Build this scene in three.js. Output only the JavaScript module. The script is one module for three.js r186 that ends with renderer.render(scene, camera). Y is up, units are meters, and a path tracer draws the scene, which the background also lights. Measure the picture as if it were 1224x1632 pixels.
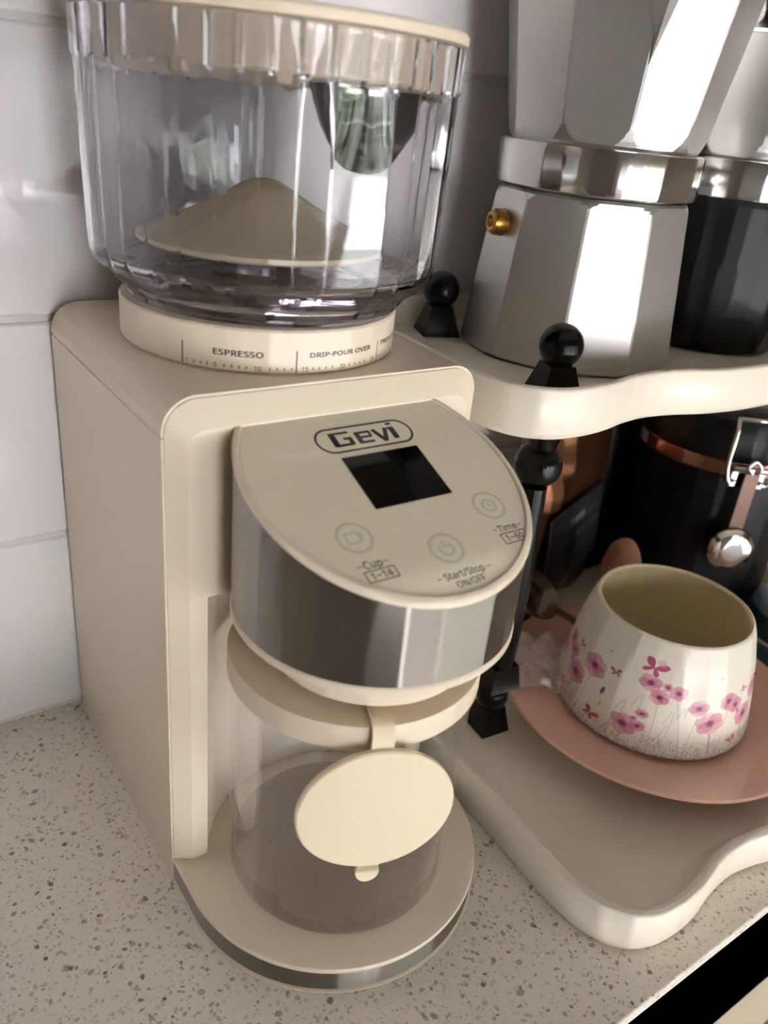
import * as THREE from 'three';
import { RoundedBoxGeometry } from 'three/addons/geometries/RoundedBoxGeometry.js';
import { mergeGeometries, mergeVertices, toCreasedNormals } from 'three/addons/utils/BufferGeometryUtils.js';
import { ImprovedNoise } from 'three/addons/math/ImprovedNoise.js';
import { Brush, Evaluator, SUBTRACTION } from 'three-bvh-csg';

// ------------------------------------------------------------------ camera, light, exposure
const scene = new THREE.Scene();
const camera = new THREE.PerspectiveCamera(63.98, 0.75, 0.01, 60);
camera.position.set(-0.1462, 0.2949, 0.2247);
camera.rotation.set(-0.4659, -0.6524, 0.1093, 'YXZ');
camera.focus = 0.33;
camera.userData.fStop = 9;
scene.add(camera);
scene.background = new THREE.Color(0.94, 0.98, 1.0);      // overcast sky, seen and felt only through the kitchen window
scene.backgroundIntensity = 6;
const sun = new THREE.DirectionalLight(new THREE.Color(0.98, 0.985, 0.98), 60);   // high behind the house: falls on the garden, never into the room
sun.position.set(0.6, 10, -3); sun.target.position.set(0.6, -0.9, 3.6); sun.castShadow = true;
Object.assign(sun.shadow.camera, { left: -7, right: 7, top: 7, bottom: -7, near: 1, far: 25 }); sun.shadow.mapSize.set(2048, 2048);
scene.add(sun, sun.target);
const renderer = new THREE.WebGLRenderer();
renderer.toneMapping = THREE.LinearToneMapping;
renderer.toneMappingExposure = 2.05;
renderer.shadowMap.enabled = true;

// ------------------------------------------------------------------ helpers
let seed = 7;
const rnd = () => { seed = (seed * 1664525 + 1013904223) % 4294967296; return seed / 4294967296; };
const rr = (a, b) => a + (b - a) * rnd();
const PI = Math.PI, R = (d) => d * PI / 180;
const V = (x, y, z) => new THREE.Vector3(x, y, z);
const noise = new ImprovedNoise();
const used = {};
function numbered(name) { used[name] = (used[name] ?? -1) + 1; return used[name] ? name + '_' + String(used[name]).padStart(3, '0') : name; }
function thing(name, label, category, [x, y, z] = [0, 0, 0], turn = 0, group) {
  const o = new THREE.Group(); o.name = numbered(name); o.position.set(x, y, z); o.rotation.y = turn;
  o.userData = { label, category }; if (group) o.userData.group = group;
  scene.add(o); return o;
}
function part(name, geo, mat, parent, label) {
  const m = new THREE.Mesh(geo, mat); m.name = parent === scene ? numbered(name) : name; m.castShadow = m.receiveShadow = true;
  if (label) m.userData.label = label;
  parent.add(m); return m;
}
function struct(name, geo, mat) { const m = part(name, geo, mat, scene); m.userData.kind = 'structure'; return m; }
const crease = (g, a = 0.6) => toCreasedNormals(g, a);
// lathe around y; points [r, y]; v follows height so that prints keep their place, u = (angle + PI) / 2PI with angle 0 facing +z
function lathe(pts, seg = 96, creaseAngle = 0.5) {
  const g = new THREE.LatheGeometry(pts.map((p) => new THREE.Vector2(Math.max(p[0], 0), p[1])), seg, -PI, PI * 2);
  const ys = pts.map((p) => p[1]), lo = Math.min(...ys), hi = Math.max(...ys), P = g.attributes.position, U = g.attributes.uv;
  for (let i = 0; i < P.count; i++) U.setY(i, (P.getY(i) - lo) / (hi - lo));
  return crease(g, creaseAngle);
}
// rings of equal length joined by quads; caps close the first and last ring
function loft(rings, { cap0 = false, cap1 = false, closed = true, creaseAngle = 0.6 } = {}) {
  const n = rings[0].length, pos = [], uv = [], idx = [];
  rings.forEach((r, j) => { for (let i = 0; i <= n; i++) { const p = r[i % n]; pos.push(p.x, p.y, p.z); uv.push(i / n, j / (rings.length - 1)); } });
  const w = n + 1;
  for (let j = 0; j < rings.length - 1; j++) for (let i = 0; i < (closed ? n : n - 1); i++) { const a = j * w + i, b = a + 1, c = a + w, d = c + 1; idx.push(a, b, d, a, d, c); }
  const capOn = (r, flip) => {
    const ctr = new THREE.Vector3(); r.forEach((p) => ctr.add(p)); ctr.divideScalar(n);
    const nor = new THREE.Vector3(); for (let i = 0; i < n; i++) { const a = r[i].clone().sub(ctr), b = r[(i + 1) % n].clone().sub(ctr); nor.add(a.cross(b)); } nor.normalize();
    const ux = Math.abs(nor.y) > 0.7 ? V(1, 0, 0) : V(0, 1, 0); ux.sub(nor.clone().multiplyScalar(ux.dot(nor))).normalize(); const uy = nor.clone().cross(ux);
    const flat = r.map((p) => { const q = p.clone().sub(ctr); return new THREE.Vector2(q.dot(ux), q.dot(uy)); });
    const base = pos.length / 3; r.forEach((p, i) => { pos.push(p.x, p.y, p.z); uv.push(flat[i].x, flat[i].y); });
    for (const t of THREE.ShapeUtils.triangulateShape(flat, [])) flip ? idx.push(base + t[0], base + t[2], base + t[1]) : idx.push(base + t[0], base + t[1], base + t[2]);
  };
  if (cap0) capOn(rings[0], true);
  if (cap1) capOn(rings[rings.length - 1], false);
  const g = new THREE.BufferGeometry();
  g.setAttribute('position', new THREE.Float32BufferAttribute(pos, 3)); g.setAttribute('uv', new THREE.Float32BufferAttribute(uv, 2)); g.setIndex(idx);
  g.computeVertexNormals();
  return crease(g, creaseAngle);
}
function metric(g, s = 1) {                                       // uv in metres / s, by the way each face looks
  g = g.index ? g.toNonIndexed() : g; const P = g.attributes.position, N = g.attributes.normal, u = [];
  for (let i = 0; i < P.count; i++) { const x = Math.abs(N.getX(i)), y = Math.abs(N.getY(i)), z = Math.abs(N.getZ(i));
    if (y >= x && y >= z) u.push(P.getX(i) / s, P.getZ(i) / s); else if (x >= z) u.push(P.getZ(i) / s, P.getY(i) / s); else u.push(P.getX(i) / s, P.getY(i) / s); }
  g.setAttribute('uv', new THREE.Float32BufferAttribute(u, 2)); return g;
}
const box = (w, h, d, x, y, z) => new THREE.BoxGeometry(w, h, d).translate(x, y, z);
const rbox = (w, h, d, r, x = 0, y = 0, z = 0, s = 3) => new RoundedBoxGeometry(w, h, d, s, r).translate(x, y, z);
const tube = (pts, r, seg = 40, rs = 12, closed = false) => new THREE.TubeGeometry(new THREE.CatmullRomCurve3(pts, closed), seg, r, rs, closed);
const plain = (gs) => mergeGeometries(gs.map((g) => { const q = g.index ? g.toNonIndexed() : g.clone(); for (const k of Object.keys(q.attributes)) if (!['position', 'normal', 'uv'].includes(k)) q.deleteAttribute(k); return q; }));
function canvasTex(w, h, draw, wrap) {
  const c = document.createElement('canvas'); c.width = w; c.height = h; draw(c.getContext('2d'), w, h);
  const t = new THREE.CanvasTexture(c); t.colorSpace = THREE.SRGBColorSpace; t.anisotropy = 8; if (wrap) t.wrapS = t.wrapT = THREE.RepeatWrapping; return t;
}
function dataTex(n, m, f) {                                      // grey data, repeating
  const d = new Uint8Array(n * m * 4); for (let j = 0; j < m; j++) for (let i = 0; i < n; i++) { const v = Math.max(0, Math.min(255, f(i, j) * 255)); d.set([v, v, v, 255], (j * n + i) * 4); }
  const t = new THREE.DataTexture(d, n, m); t.wrapS = t.wrapT = THREE.RepeatWrapping; t.magFilter = t.minFilter = THREE.LinearFilter; t.needsUpdate = true; return t;
}

// ------------------------------------------------------------------ materials
const std = (color, roughness, metalness = 0, extra = {}) => new THREE.MeshStandardMaterial({ color, roughness, metalness, ...extra });
const phys = (o) => new THREE.MeshPhysicalMaterial(o);
const CREAM = '#e7d8c1';
const M = {
  shell: std(CREAM, 0.36), shellSoft: std(CREAM, 0.45), lidCream: std('#e2d2ba', 0.4), capCream: std('#e9d9ba', 0.5),
  tray: phys({ color: '#f0e7d4', roughness: 0.38, clearcoat: 0.3, clearcoatRoughness: 0.15 }),
  black: phys({ color: '#050505', roughness: 0.24, specularIntensity: 0.6 }), blackMatt: std('#08080a', 0.55), rubber: std('#060606', 0.8),
  clear: phys({ color: '#fdfdfe', roughness: 0.01, transmission: 1, thickness: 0.002, ior: 1.5, attenuationColor: '#b9b2cc', attenuationDistance: 0.03 }),
  clear2: phys({ color: '#ffffff', roughness: 0, transmission: 1, thickness: 0, ior: 1.5 }),
  clearDim: phys({ color: '#e6e1e2', roughness: 0.03, transmission: 1, thickness: 0, ior: 1.5 }),
  smoke: phys({ color: '#fafbfd', roughness: 0.03, transmission: 1, thickness: 0, ior: 1.5 }),
  smokeDark: phys({ color: '#e9e6e6', roughness: 0.05, transmission: 1, thickness: 0, ior: 1.5 }),
  chrome: std('#d8d6d2', 0.1, 1), brass: std('#b58a48', 0.28, 1), copper: std('#c08468', 0.25, 1),
  wallPaint: std('#cfc8c0', 0.9), ceilingPaint: std('#ebe8e3', 0.95),
};
const brush = dataTex(64, 512, () => 0.5 + (rnd() - 0.5) * 0.5);
M.steel = phys({ color: '#9a958d', roughness: 0.42, metalness: 1, anisotropy: 0.96, anisotropyRotation: PI / 2, bumpMap: brush, bumpScale: 0.000012 });
const grainTex = dataTex(256, 256, (i, j) => 0.5 + (rnd() - 0.5) * 0.7);
M.alu = std('#c6c3c0', 0.4, 1, { bumpMap: grainTex, bumpScale: 0.00002 });
M.aluRing = std('#d4d2ce', 0.16, 1);

// ------------------------------------------------------------------ the room
{ // quartz worktop with small dark and pale chips
  const quartz = canvasTex(2048, 2048, (x, W, H) => {
    x.fillStyle = '#f0e9dc'; x.fillRect(0, 0, W, H);
    const put = (n, r0, r1, cols, a0, a1) => { for (let i = 0; i < n; i++) { const cx = rnd() * W, cy = rnd() * H, r = rr(r0, r1) * (0.5 + rnd()), e = rr(0.35, 1), t = rnd() * PI, k = 4 + Math.floor(rnd() * 3), c = cols[Math.floor(rnd() * cols.length)], al = rr(a0, a1), js = Array.from({ length: k }, () => rr(0.65, 1.15));
      for (const ox of [-W, 0, W]) for (const oy of [-H, 0, H]) { if (cx + ox < -30 || cx + ox > W + 30 || cy + oy < -30 || cy + oy > H + 30) continue; x.globalAlpha = al; x.fillStyle = c; x.beginPath(); for (let q = 0; q < k; q++) { const a = q / k * 2 * PI, px = Math.cos(a) * r * js[q], py = Math.sin(a) * r * e * js[q]; x.lineTo(cx + ox + px * Math.cos(t) - py * Math.sin(t), cy + oy + px * Math.sin(t) + py * Math.cos(t)); } x.closePath(); x.fill(); } } };
    put(30000, 2, 5, ['#d3c9b8', '#ebe4d6', '#d8cebe', '#eee8dc'], 0.3, 0.7);
    put(9000, 3, 7, ['#b9ad9b', '#c2b6a4', '#ac9f8d'], 0.3, 0.75);
    put(3000, 4, 9, ['#a09281', '#918474', '#ab9e8d'], 0.5, 0.95);
    put(260, 4, 9, ['#6f6356', '#7a6e60'], 0.7, 1);
  }, true);
  struct('worktop', metric(rbox(3.9, 0.006, 0.289, 0.0012, 0.4, -0.003, -0.0057), 0.3), std('#ffffff', 0.32, 0, { map: quartz }));
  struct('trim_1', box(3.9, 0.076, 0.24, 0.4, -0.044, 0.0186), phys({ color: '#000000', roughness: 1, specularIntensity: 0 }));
  struct('cabinet_front', metric(box(3.9, 0.066, 0.262, 0.4, -0.115, 0.0078), 0.2), std('#b8a891', 0.75, 0, { bumpMap: grainTex, bumpScale: 0.0004 }));
  struct('cabinet_base', box(3.9, 0.752, 0.24, 0.4, -0.524, -0.004), std('#2b2724', 0.6));
}
{ // tiled wall: grout bed with separate glossy tiles, plaster above
  const wall = struct('wall_back', box(4.2, 2.7, 0.12, 0.4, 0.35, -0.18755), std('#d8d3d0', 0.85));
  const ripple = dataTex(128, 128, (i, j) => 0.5 + 0.3 * noise.noise(i / 128 * 6, j / 128 * 3, 1.7) + 0.1 * noise.noise(i / 128 * 17, j / 128 * 9, 5.1));
  const tileMat = [phys({ color: '#e9e4e4', roughness: 0.05, bumpMap: ripple, bumpScale: 0.0004 }), phys({ color: '#e6e1e2', roughness: 0.06, bumpMap: ripple, bumpScale: 0.0004 }), phys({ color: '#ebe7e6', roughness: 0.05, bumpMap: ripple, bumpScale: 0.0004 })];
  const joints = [0.0005, 0.0998, 0.2007, 0.3078, 0.4096, 0.5114, 0.6132], gs = [];
  for (let k = 0; k < joints.length - 1; k++) gs.push(rbox(0.298, joints[k + 1] - joints[k] - 0.0022, 0.0075, 0.0022, 0, 0, 0, 4));
  for (let c = -2; c < 4; c++) for (let k = 0; k < gs.length; k++) {
    const t = part('tile', gs[k], tileMat[(c * 5 + k * 7 + 20) % 3], wall);
    t.position.set(0.04 + c * 0.3, (joints[k] + joints[k + 1]) / 2, -0.13015); t.rotation.set(rr(-0.002, 0.002), rr(-0.002, 0.002), 0);
  }
}
struct('wall_left', box(0.12, 2.7, 2.4, -1.66, 0.35, 1.0), std('#8a8076', 0.85));
struct('wall_right', box(0.12, 2.7, 2.4, 2.46, 0.35, 1.0), std('#857668', 0.6));
struct('ceiling', box(4.3, 0.12, 2.5, 0.4, 1.76, 0.95), M.ceilingPaint);
struct('floor', box(4.3, 0.12, 2.5, 0.4, -0.96, 0.95), std('#857a72', 0.5));
{ // cupboard over the worktop, keeps the light from above off it
  struct('cupboard_carcass', rbox(3.9, 0.9, 0.21, 0.003, 0.4, 1.07, -0.021), std('#8d8478', 0.6));
}
const WX0 = 0.0, WX1 = 1.7, WY0 = -0.86, WY1 = 0.62, WZ = 2.0;
const VX0 = -0.56, VX1 = -0.10, VY0 = -0.86, VY1 = 0.62;
{ // wall behind the camera: a window over a low sill on the left, a glazed door to the garden beside it
  const z = WZ + 0.06, slab = (x0, x1, y0, y1) => box(x1 - x0, y1 - y0, 0.12, (x0 + x1) / 2, (y0 + y1) / 2, z);
  struct('wall_front', plain([slab(-1.7, VX0, -1, 1.7), slab(VX1, WX0, -1, 1.7), slab(WX1, 2.5, -1, 1.7), slab(VX0, VX1, -1, VY0), slab(VX0, VX1, VY1, 1.7), slab(WX0, WX1, -1, WY0), slab(WX0, WX1, WY1, 1.7)]), std('#d0c9c1', 0.85));
  const fm = std('#d9d6d2', 0.4);
  for (const [x0, x1, y0, y1, bars] of [[WX0, WX1, WY0, WY1, [0.43, 0.78, 1.15, 1.42]], [VX0, VX1, VY0, VY1, []]]) {
    const w = new THREE.Group(); w.name = bars.length > 1 ? 'door_1' : 'window_1'; w.userData.kind = 'structure'; scene.add(w);
    const bar = (a, b, c, d) => box(b - a, d - c, 0.06, (a + b) / 2, (c + d) / 2, z);
    part('frame', plain([bar(x0, x1, y0, y0 + 0.05), bar(x0, x1, y1 - 0.05, y1), bar(x0, x0 + 0.05, y0 + 0.05, y1 - 0.05), bar(x1 - 0.05, x1, y0 + 0.05, y1 - 0.05)]), fm, w);
    for (const x of bars) part('mullion', bar(x - 0.025, x + 0.025, y0 + 0.05, y1 - 0.05), fm, w);
    const edges = [x0 + 0.025, ...bars, x1 - 0.025];
    for (let k = 0; k < edges.length - 1; k++) part('pane', box(edges[k + 1] - edges[k] - 0.05, y1 - y0 - 0.1, 0.004, (edges[k] + edges[k + 1]) / 2, (y0 + y1) / 2, z), M.clear2, w);
  }
}
{ // gathered sheer curtain on the left of the glazed door
  const rings = [WY0 + 0.02, WY1 - 0.03].map((y) => Array.from({ length: 90 }, (_, i) => V(0.07 + 0.34 * i / 89, y, WZ - 0.05 + 0.022 * Math.sin(i * 0.85) + 0.01 * Math.sin(i * 2.1))));
  const c = part('sheer_curtain', loft(rings, { closed: false, creaseAngle: 1.2 }), phys({ color: '#f4e9f0', roughness: 1, transmission: 0.75, thickness: 0, side: THREE.DoubleSide }), scene);
  c.userData = { label: 'gathered sheer white curtain at the edge of the glazed door', category: 'curtain' };
}
{ // garden beyond the door: paving and a leafy hedge
  struct('garden_ground', box(14, 0.1, 12, 0.8, -0.97, 8.2), std('#d4d2d3', 0.9));
  const leaf = new THREE.Shape(); leaf.moveTo(0, 0); leaf.quadraticCurveTo(0.026, 0.035, 0, 0.085); leaf.quadraticCurveTo(-0.026, 0.035, 0, 0);
  const n = 7500, h = new THREE.InstancedMesh(new THREE.ShapeGeometry(leaf, 3), std('#868d80', 0.6, 0, { side: THREE.DoubleSide }), n), m = new THREE.Matrix4(), q = new THREE.Quaternion(), e = new THREE.Euler();
  for (let i = 0; i < n; i++) { const x = rr(0.9, 6), top = 1.3 + 0.5 * noise.noise(x * 0.9, 2.2, 0.4); e.set(rr(-1.2, 1.2), rr(0, 6.28), rr(-3, 3)); q.setFromEuler(e); m.compose(V(x, rr(-0.9, top), rr(5.6, 6.3)), q, V(1, 1, 1).multiplyScalar(rr(1.6, 3.2))); h.setMatrixAt(i, m); h.setColorAt(i, new THREE.Color().setHSL(0.27 + rr(-0.03, 0.03), 0.08, rr(0.45, 0.8))); }
  h.name = 'garden_hedge'; h.userData = { kind: 'stuff', label: 'pale green leafy hedge in the garden beyond the glazed door', category: 'hedge' }; scene.add(h);
}

// ------------------------------------------------------------------ coffee grinder
{
  const G = thing('coffee_grinder', 'cream electric coffee grinder with clear bean hopper and slanted control panel by the tiled wall', 'coffee grinder');
  const ev = new Evaluator(); ev.useGroups = false;
  // outline of the upright body seen from the front: square foot, rounded shoulders
  const outline = (w, yb, yt, r, z, notch) => {
    const p = [V(-w, yb, z), V(w, yb, z)];
    if (notch) p.push(V(w, 0.1955, z), V(w - 0.00045, 0.1957, z), V(w - 0.00045, 0.1963, z), V(w, 0.1965, z)); else p.push(V(w, 0.06, z), V(w, 0.1, z), V(w, 0.14, z), V(w, 0.17, z));
    for (let k = 0; k <= 12; k++) { const a = k / 12 * PI / 2; p.push(V(w - r + r * Math.cos(a), yt - r + r * Math.sin(a), z)); }
    for (let k = 0; k <= 12; k++) { const a = PI / 2 + k / 12 * PI / 2; p.push(V(-w + r + r * Math.cos(a), yt - r + r * Math.sin(a), z)); }
    if (notch) p.push(V(-w, 0.1965, z), V(-w + 0.00045, 0.1963, z), V(-w + 0.00045, 0.1957, z), V(-w, 0.1955, z)); else p.push(V(-w, 0.17, z), V(-w, 0.14, z), V(-w, 0.1, z), V(-w, 0.06, z));
    return p;
  };
  const cutter = new Brush(new THREE.CylinderGeometry(0.0537, 0.0537, 0.1242, 96).translate(0, 0.0134 + 0.0621, 0.026)); cutter.updateMatrixWorld();
  const carve = (g) => { const b = new Brush(g); b.updateMatrixWorld(); const q = ev.evaluate(b, cutter, SUBTRACTION).geometry; q.clearGroups(); return crease(q, 0.32); };
  const W = 0.0625, H = 0.2087;
  part('body', carve(loft([outline(W, 0, H, 0.0114, -0.1204, true), outline(W, 0, H, 0.0114, 0, true)], { cap0: true, cap1: true, creaseAngle: 0.5 })), M.shell, G);
  part('front_plate', carve(loft([outline(W - 0.0007, 0.0136, H - 0.0008, 0.011, -0.001), outline(W - 0.0007, 0.0136, H - 0.0008, 0.011, 0.0006), outline(W - 0.0012, 0.0136, H - 0.0013, 0.0107, 0.0010), outline(0.0557, 0.0136, 0.1989, 0.0062, 0.0046)], { cap0: true, cap1: true, creaseAngle: 0.3 })), M.shell, G);
  // foot: stadium plate with steel band
  const stadium = (r, y, z0 = 0.0) => { const p = [V(-r, y, z0)]; for (let k = 0; k <= 72; k++) { const a = -PI / 2 + k / 72 * PI; p.push(V(r * Math.sin(a), y, 0.0202 + r * Math.cos(a))); } p.push(V(r, y, z0)); return p; };
  const stad = (prof) => loft(prof.map(([r, y]) => stadium(r, y)), { cap0: true, cap1: true });
  part('foot_plate', stad([[0.0612, 0.0106], [0.0620, 0.0110], [0.0622, 0.0122], [0.0618, 0.0130], [0.0608, 0.0134]]), M.shell, G);
  part('foot_band', stad([[0.0619, 0.0019], [0.0619, 0.0109]]), M.steel, G, 'brushed steel band around the foot');
  part('foot_lip', stad([[0.0618, 0], [0.0626, 0.0006], [0.0626, 0.0015], [0.0618, 0.002]]), M.shell, G);
  // control head
  const ZC = 0.0325, zcut = 0.0042;
  const dee = (r, yf, n = 96) => { const a0 = PI - Math.acos((ZC - zcut) / r), p = []; for (let k = 0; k <= n; k++) { const a = -a0 + 2 * a0 * k / n; const z = ZC + r * Math.cos(a); p.push(V(r * Math.sin(a), yf(z), z)); } return p; };
  const ys = (z) => 0.1962 - 0.385 * (z - 0.0045), flat = (y) => () => y;
  part('head_lip', loft([dee(0.047, flat(0.1362)), dee(0.0486, flat(0.1366)), dee(0.0492, flat(0.1376)), dee(0.0492, flat(0.1392)), dee(0.0487, flat(0.1399))], { cap0: true, cap1: true }), M.shell, G);
  part('head_band', loft([dee(0.0487, flat(0.1399)), dee(0.0487, (z) => 0.1399 + (ys(z) - 0.1399) * 0.5), dee(0.0487, ys)], { cap0: true, cap1: true }), M.steel, G, 'brushed steel wrap of the control head');
  part('head_rim', loft([dee(0.0488, ys), dee(0.0492, (z) => ys(z) + 0.0006), dee(0.0492, (z) => ys(z) + 0.0018), dee(0.0487, (z) => ys(z) + 0.0025), dee(0.0474, (z) => ys(z) + 0.0027), dee(0.0469, (z) => ys(z) + 0.0022), dee(0.0469, ys), dee(0.0488, ys)]), M.shell, G);
  const k385 = Math.sqrt(1 + 0.385 * 0.385), S = 10500, PX0 = -0.048;
  const panelTex = canvasTex(1010, 900, (x, w, h) => {
    const X = (m) => (m - PX0) * S, L = (m) => m * S;
    x.fillStyle = '#efe4cb'; x.fillRect(0, 0, w, h);
    x.strokeStyle = x.fillStyle = '#0b0a0a'; x.lineWidth = L(0.00078);
    x.beginPath(); x.roundRect(X(-0.0168), L(0.0070), L(0.0372), L(0.0108), L(0.0054)); x.stroke();
    // lettering of the badge drawn as strokes
    const bar = (pts, lw) => { x.lineWidth = L(lw); x.lineJoin = 'round'; x.lineCap = 'butt'; x.beginPath(); pts.forEach(([a, b], i) => i ? x.lineTo(X(a), L(b)) : x.moveTo(X(a), L(b))); x.stroke(); };
    bar([[-0.0102, 0.0090], [-0.0102, 0.0154]], 0.0022); bar([[-0.0108, 0.0150], [-0.0040, 0.0150], [-0.0040, 0.0122], [-0.0066, 0.0122]], 0.0011); bar([[-0.0110, 0.0094], [-0.0036, 0.0094]], 0.0010); bar([[-0.0042, 0.0121], [-0.0042, 0.0154]], 0.0017);
    bar([[-0.0009, 0.0102], [-0.0009, 0.0155]], 0.0019); bar([[-0.0015, 0.0105], [0.0040, 0.0105], [0.0040, 0.0127], [-0.0009, 0.0127]], 0.0010); bar([[-0.0012, 0.0151], [0.0043, 0.0151]], 0.0011);
    bar([[0.0058, 0.0100], [0.0083, 0.0154], [0.0088, 0.0154], [0.0110, 0.0100]], 0.0016);
    bar([[0.0133, 0.0100], [0.0133, 0.0156]], 0.0021); bar([[0.0118, 0.0104], [0.0136, 0.0104]], 0.0010); bar([[0.0122, 0.0084], [0.0144, 0.0084]], 0.0010);
    const ring = (cx, cy, r, lw) => { x.lineWidth = L(lw); x.beginPath(); x.arc(X(cx), L(cy), L(r), 0, 7); x.stroke(); };
    x.strokeStyle = x.fillStyle = '#d3ccba';
    for (const [cx, cy] of [[-0.0247, 0.0518], [0.0019, 0.0634], [0.0278, 0.0516]]) ring(cx, cy, 0.0055, 0.0011);
    x.lineWidth = L(0.0008); x.beginPath(); x.rect(X(-0.0274), L(0.0499), L(0.0044), L(0.0038)); x.stroke(); x.beginPath(); x.arc(X(-0.0230), L(0.0515), L(0.0011), -1.6, 1.6); x.stroke();
    x.lineWidth = L(0.0009); x.beginPath(); x.arc(X(0.0019), L(0.0638), L(0.0023), -0.9, PI + 0.9); x.stroke(); x.beginPath(); x.moveTo(X(0.0019), L(0.0608)); x.lineTo(X(0.0019), L(0.0634)); x.stroke();
    ring(0.0278, 0.0516, 0.0024, 0.0009); x.beginPath(); x.moveTo(X(0.0278), L(0.0502)); x.lineTo(X(0.0278), L(0.0517)); x.lineTo(X(0.0291), L(0.0517)); x.stroke();
    x.strokeStyle = x.fillStyle = '#15130f'; x.textAlign = 'center'; x.textBaseline = 'middle';
    const text = (s, cx, cy, size) => { x.font = Math.round(L(size)) + 'px sans-serif'; x.fillText(s, X(cx), L(cy)); x.lineWidth = 0.9; x.strokeText(s, X(cx), L(cy)); };
    const dash = (a, b, y) => { x.lineWidth = L(0.00022); x.beginPath(); x.moveTo(X(a), L(y)); x.lineTo(X(b), L(y)); x.stroke(); };
    const frame = (a, b, c, d) => { x.lineWidth = L(0.00034); x.strokeRect(X(a), L(b), L(c - a), L(d - b)); };
    text('Cup', -0.0243, 0.0622, 0.0038); dash(-0.0299, -0.0279, 0.0622); dash(-0.0206, -0.0187, 0.0622); frame(-0.0286, 0.0644, -0.0184, 0.0683); text('1~14', -0.0235, 0.0665, 0.0034);
    text('Start/Stop', 0.0022, 0.0733, 0.0034); dash(-0.0082, -0.0064, 0.0734); dash(0.0107, 0.0126, 0.0734); text('ON/OFF', 0.0024, 0.0767, 0.0030);
    text('Time', 0.0282, 0.0617, 0.0036); dash(0.0221, 0.0239, 0.0617); dash(0.0325, 0.0343, 0.0617); frame(0.0235, 0.0638, 0.0334, 0.0678); text('1~60', 0.0284, 0.0659, 0.0034);
  });
  const glass = loft([dee(0.0468, (z) => ys(z) + 0.0003), dee(0.0468, (z) => ys(z) + 0.0019), dee(0.0466, (z) => ys(z) + 0.0021)], { cap0: true, cap1: true });
  { const P = glass.attributes.position, U = glass.attributes.uv; for (let i = 0; i < P.count; i++) U.setXY(i, (P.getX(i) - PX0) * S / 1010, 1 - (P.getZ(i) - 0.0045) * k385 * S / 900); }
  const panel = part('control_panel', glass, phys({ color: '#ffffff', map: panelTex, roughness: 0.5, clearcoat: 1, clearcoatRoughness: 0.03 }), G, 'glossy printed touch panel');
  const disp = part('display', new THREE.BoxGeometry(0.0301, 0.0002, 0.0229), phys({ color: '#010102', roughness: 0.03, specularIntensity: 0.4 }), panel, 'dark glass display, switched off');
  { const s = 0.032; disp.position.set(0.003, ys(0.0045 + s / k385) + 0.00215, 0.0045 + s / k385); disp.rotation.x = Math.atan(0.385); }
  // outlet under the head
  const outlet = part('grounds_outlet', lathe([[0, 0.1217], [0.018, 0.1217], [0.0345, 0.1220], [0.0362, 0.1228], [0.0370, 0.1245], [0.0374, 0.1290], [0.0376, 0.1364], [0, 0.1364]], 80, 0.5).translate(0, 0, 0.033), M.shell, G);
  for (const [a, w] of [[-62, 0.005], [-48, 0.007]]) { const t = part('catch', rbox(w, 0.006, 0.005, 0.001), M.shell, outlet); t.position.set(0.0385 * Math.sin(R(a)), 0.1330, 0.033 + 0.0385 * Math.cos(R(a))); t.rotation.y = R(a); }
  // dial with grind scale
  const dialTex = canvasTex(2048, 96, (x, w, h) => {
    const K = w / 360, A = (d) => (d + 180) * K, Y = (m) => (0.2240 - m) / 0.0153 * h, px = K * 180 / PI / 0.0517;
    x.fillStyle = CREAM; x.fillRect(0, 0, w, h); x.fillStyle = '#141210';
    const bar = (d, lo, hi, wd) => x.fillRect(A(d) - wd * px / 2, Y(hi), wd * px, Y(lo) - Y(hi));
    for (const d of [-56.6, -13.3, 27.2, 70]) bar(d, 0.2094, 0.2170, 0.0004);
    const step = 2.95; x.textAlign = 'center'; x.textBaseline = 'middle';
    const num = (s, d) => { x.font = Math.round(0.0023 * px) + 'px sans-serif'; x.fillText(s, A(d), Y(0.2107)); };
    num('1', -54.9); num('5', -43.5); num('10', -27.7); num('15', -9.9); num('20', 6.3); num('25', 23.7); num('30', 42.2);
    for (const d of [-51.8, -49.0, -46.5, -40, -37.2, -34.5, -31.8, -23.2, -20.5, -17.8, -15, -6.6, -4.0, -1.2, 1.7, 10, 12.9, 15.7, 18.6, 29.5, 31.9, 34.4, 37, 46, 49, 52, 55]) bar(d, 0.2102, 0.2112, 0.0003);
    const word = (s, d0, d1, y, size) => { x.save(); x.font = Math.round(size * px) + 'px sans-serif'; const m = x.measureText(s).width, want = (d1 - d0) * K; x.translate(A((d0 + d1) / 2), Y(y)); x.scale(want / m, 1); x.fillText(s, 0, 0); x.lineWidth = 0.7; x.strokeStyle = '#141210'; x.strokeText(s, 0, 0); x.restore(); };
    word('ESPRESSO', -44.6, -25.5, 0.2152, 0.0026); word('DRIP\u00b7POUR OVER', -8.4, 21.8, 0.2155, 0.0024); word('FRENCH PRESS', 29.6, 62, 0.2156, 0.0024);
  });
  const dial = part('grind_dial', lathe([[0.0500, 0.2087], [0.0513, 0.2090], [0.0517, 0.2096], [0.0517, 0.2229], [0.0512, 0.2237], [0.0505, 0.2240], [0, 0.2240]], 160, 0.5), std('#ffffff', 0.36, 0, { map: dialTex }), G, 'cream dial ring with black grind scale');
  dial.position.z = -0.0584;
  // clear hopper: smooth wall, fluted collar, bowl-shaped bottom
  const zh = -0.0584, xh = 0.0018, NS = 920;
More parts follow.
